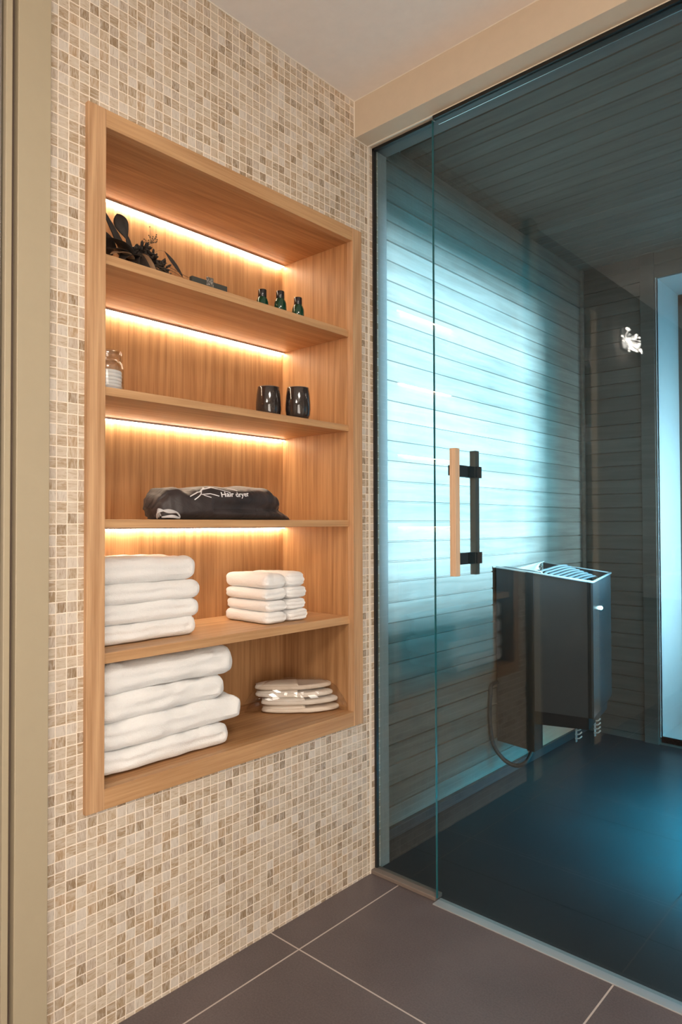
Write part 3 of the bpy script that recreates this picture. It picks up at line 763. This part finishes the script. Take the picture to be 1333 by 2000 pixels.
# plan corners: A at the wall, B, C front corner, D rear right, E at the wall
pA, pB, pC, pD, pE = (-.092, Y0), (.075, Y0), (.322, Y0), (.235, 1.36), (-.092, 1.40)
zt = lambda x: .897-(x+.092)*.100
# electrical column: lower and nearer the door
obj('electrical_box', prism(bmesh.new(), [pA, (.045, Y0), (.045, 1.03), (-.092, 1.03)], [.168, .160, .160, .168], [zt(-.092), zt(.045), zt(.045), zt(-.092)]), HB, ht)
obj('corner_post', prism(bmesh.new(), [(.045, Y0-.004), (.078, Y0-.004), (.078, 1.02), (.045, 1.02)], .157, [zt(.045), zt(.078), zt(.078), zt(.045)]), HK, ht)
t1 = .010
def wallp(p, q, zb0, zb1, th=.008, dz=0):
    p, q = Vector(p), Vector(q); d = (q-p).normalized(); n = Vector((-d.y, d.x))*th
    return prism(bmesh.new(), [p[:], q[:], (q+n)[:], (p+n)[:]], [zb0, zb1, zb1, zb0], [zt(p.x)+dz, zt(q.x)+dz, zt(q.x)+dz, zt(p.x)+dz])
obj('front_panel', wallp((.078, Y0), (.300, Y0), .322, .334), HP, ht)
obj('corner_post', prism(bmesh.new(), [(.300, Y0-.002), pC, (.316, Y0+.02), (.300, Y0+.02)], .334, [zt(.30), zt(.322), zt(.322), zt(.30)]), HK, ht)
obj('side_panel', wallp(pC, pD, .338, .334), plain('heater_gloss_side', (.05, .06, .065), .22), ht)
obj('rear_panel', wallp(pD, pE, .334, .322), HB, ht)
obj('base_tray', prism(bmesh.new(), [(.060, Y0+.012), (.296, Y0+.012), (.222, 1.34), (-.085, 1.385), (-.085, 1.04), (.06, 1.04)], [.265, .285, .28, .27, .27, .265], .345), HK, ht)
# rim
bm = bmesh.new()
P = [pA, pC, pD]; 
tube(bm, [(*p, zt(p[0])+.001) for p in (pA, (.1, Y0), pC)], .0045, 8); tube(bm, [(*p, zt(p[0])+.001) for p in (pC, pD)], .0045, 8); tube(bm, [(*p, zt(p[0])+.001) for p in (pD, pE)], .003, 8)
obj('top_rim', bm, HR, ht, True, label='bright metal rim')
# pale deflector plate filling the wall side of the opening, curving up at its tip
bm = bmesh.new(); R = []
for i in range(11):
    u = i/10; y = Y0+.010+.430*u; xr = -.086+.215*(1-u)**1.5
    R.append([bm.verts.new((-.086+(xr+.086)*q, y, zt(-.086+(xr+.086)*q)-.003-.010*math.sin(math.pi*q)*(1-u)+.012*u*u)) for q in (0, .25, .5, .75, 1)])
for a, c in zip(R, R[1:]):
    for j in range(4): bm.faces.new((a[j], a[j+1], c[j+1], c[j]))
o = obj('deflector', bm, plain('pale_deflector', (.80, .84, .84), .5), ht, True, label='pale deflector plate'); md = o.modifiers.new('t', 'SOLIDIFY'); md.thickness = .003
obj('inner_floor', prism(bmesh.new(), [(.05, Y0+.01), (.30, Y0+.01), (.225, 1.35), (-.085, 1.39), (-.085, Y0+.09)], .79, .80), HK, ht)
ECM = plain('heating_element_steel', (.60, .66, .68), .3, .8)
for k in range(8):
    x = .062+.023*k; y = 1.29-.010*k; zc = zt(x)+.014-.003*k
    bm = bmesh.new()
    tube(bm, curve([(x-.012, y-.22, .80), (x-.012, y-.22, zc-.024), (x-.008, y-.15, zc-.010), (x, y-.02, zc), (x+.004, y+.02, zc-.018), (x+.004, y+.02, .80)], 5), .0055, 8)
    obj('heating_element', bm, ECM, ht, True)
# brackets under the tray
for bx, by in ((.236, Y0+.03), (.262, 1.10)):
    bm = bmesh.new()
    add_box(bm, bx-.002, bx+.002, by, by+.012, .222, .30, .001)
    for k in range(4): tube(bm, curve([(bx, by-.004, .238+.016*k), (bx+.018, by-.008, .243+.016*k), (bx+.026, by-.002, .252+.016*k)], 4), .0028, 6)
    obj('foot_bracket', bm, HR, ht, True)
obj('side_gleam', (lambda b_: (bmesh.ops.create_uvsphere(b_, u_segments=16, v_segments=10, radius=.0075, matrix=Matrix.Translation((.293, 1.10, .742))), b_)[1])(bmesh.new()), emit('side_gleam_glow', (.6, .95, 1), 14), ht, True)  # glowing bead standing in for the reflected gleam on the side panel
bm = bmesh.new()
tube(bm, curve([(-.06, 1.035, .40), (-.098, .93, .41), (-.098, .905, .36), (-.098, .90, .26), (-.085, .905, .165), (-.045, .915, .110), (.005, .925, .092), (.045, .938, .112), (.058, .975, .16)], 8), .0085, 12)
tag(obj('power_cable', bm, plain('black_rubber', (.015, .017, .018), .5), None, True), 'thick black cable looping down beneath the sauna heater', 'cable')
struct(obj('trim_15', box(XW, XW+.006, 1.26, 1.80, .036, .330, .001), wood('warm_lit_patch', (.62, .21, .13), (.80, .32, .21), 1)), 'reddish panel added for the warm-lit patch of wall under the heater')  # added panel, its red tint stands in for warm light on the boards

# bench along the right wall of the sauna
bn = thing('sauna_bench', 'slatted wooden bench along the right wall of the sauna', 'bench', (1.55, .95, 0))
for k in range(9): obj('slat', box(1.10+k*.098, 1.185+k*.098, .30, 1.60, .43, .455, .003), SB, bn)
obj('apron', box(1.095, 1.112, .30, 1.60, .385, .428, .002), SB, bn)
for y in (.34, 1.52):
    obj('support', box(1.13, 1.98, y, y+.05, .36, .43, .003), SB, bn)
    for x in (1.22, 1.92): obj('leg', box(x, x+.05, y, y+.05, 0, .36, .003), SB, bn)

# ------------------------------------------------------------------ things reflected in the glass
wb = thing('washbasin', 'white rectangular wall-hung washbasin beyond the steel door', 'basin', (.22, -2.85, .66))
bm = bmesh.new()
for a in ((.0, .45, -3.40, -3.30, .70, .785), (.0, .45, -2.52, -2.44, .70, .785), (.0, .07, -3.30, -2.52, .70, .785), (.40, .45, -3.30, -2.52, .70, .785), (.0, .45, -3.40, -2.44, .655, .70)):
    add_box(bm, *a, .006)
obj('basin_body', bm, plain('white_ceramic', (.82, .80, .78), .15), wb)
bm = bmesh.new(); tube(bm, curve([(.04, -2.9, .785), (.04, -2.9, .90), (.07, -2.9, .94), (.13, -2.9, .93), (.15, -2.9, .89)], 6), .012, 12)
obj('tap', bm, ALU, wb, True)
lp = thing('crystal_wall_lamp', 'small crystal wall lamp of many glowing glass drops, seen in the glass', 'lamp', (.03, -2.19, 2.10))
obj('lamp_base', box(0, .015, -2.24, -2.14, 2.04, 2.16, .003), ALU, lp)
LG = emit('crystal_glow', (1, .90, .80), 22)
for k in range(38):
    p = Vector((.03+rs.uniform(0, .06), -2.19+rs.gauss(0, .055), 2.06+rs.gauss(0, .032))); bm = bmesh.new()
    bmesh.ops.create_icosphere(bm, subdivisions=1, radius=rs.uniform(.003, .0095), matrix=Matrix.Translation(p))
    tube(bm, [(.012, -2.19, 2.10), p], .0008, 4)
    obj('crystal_drop', bm, LG, lp)
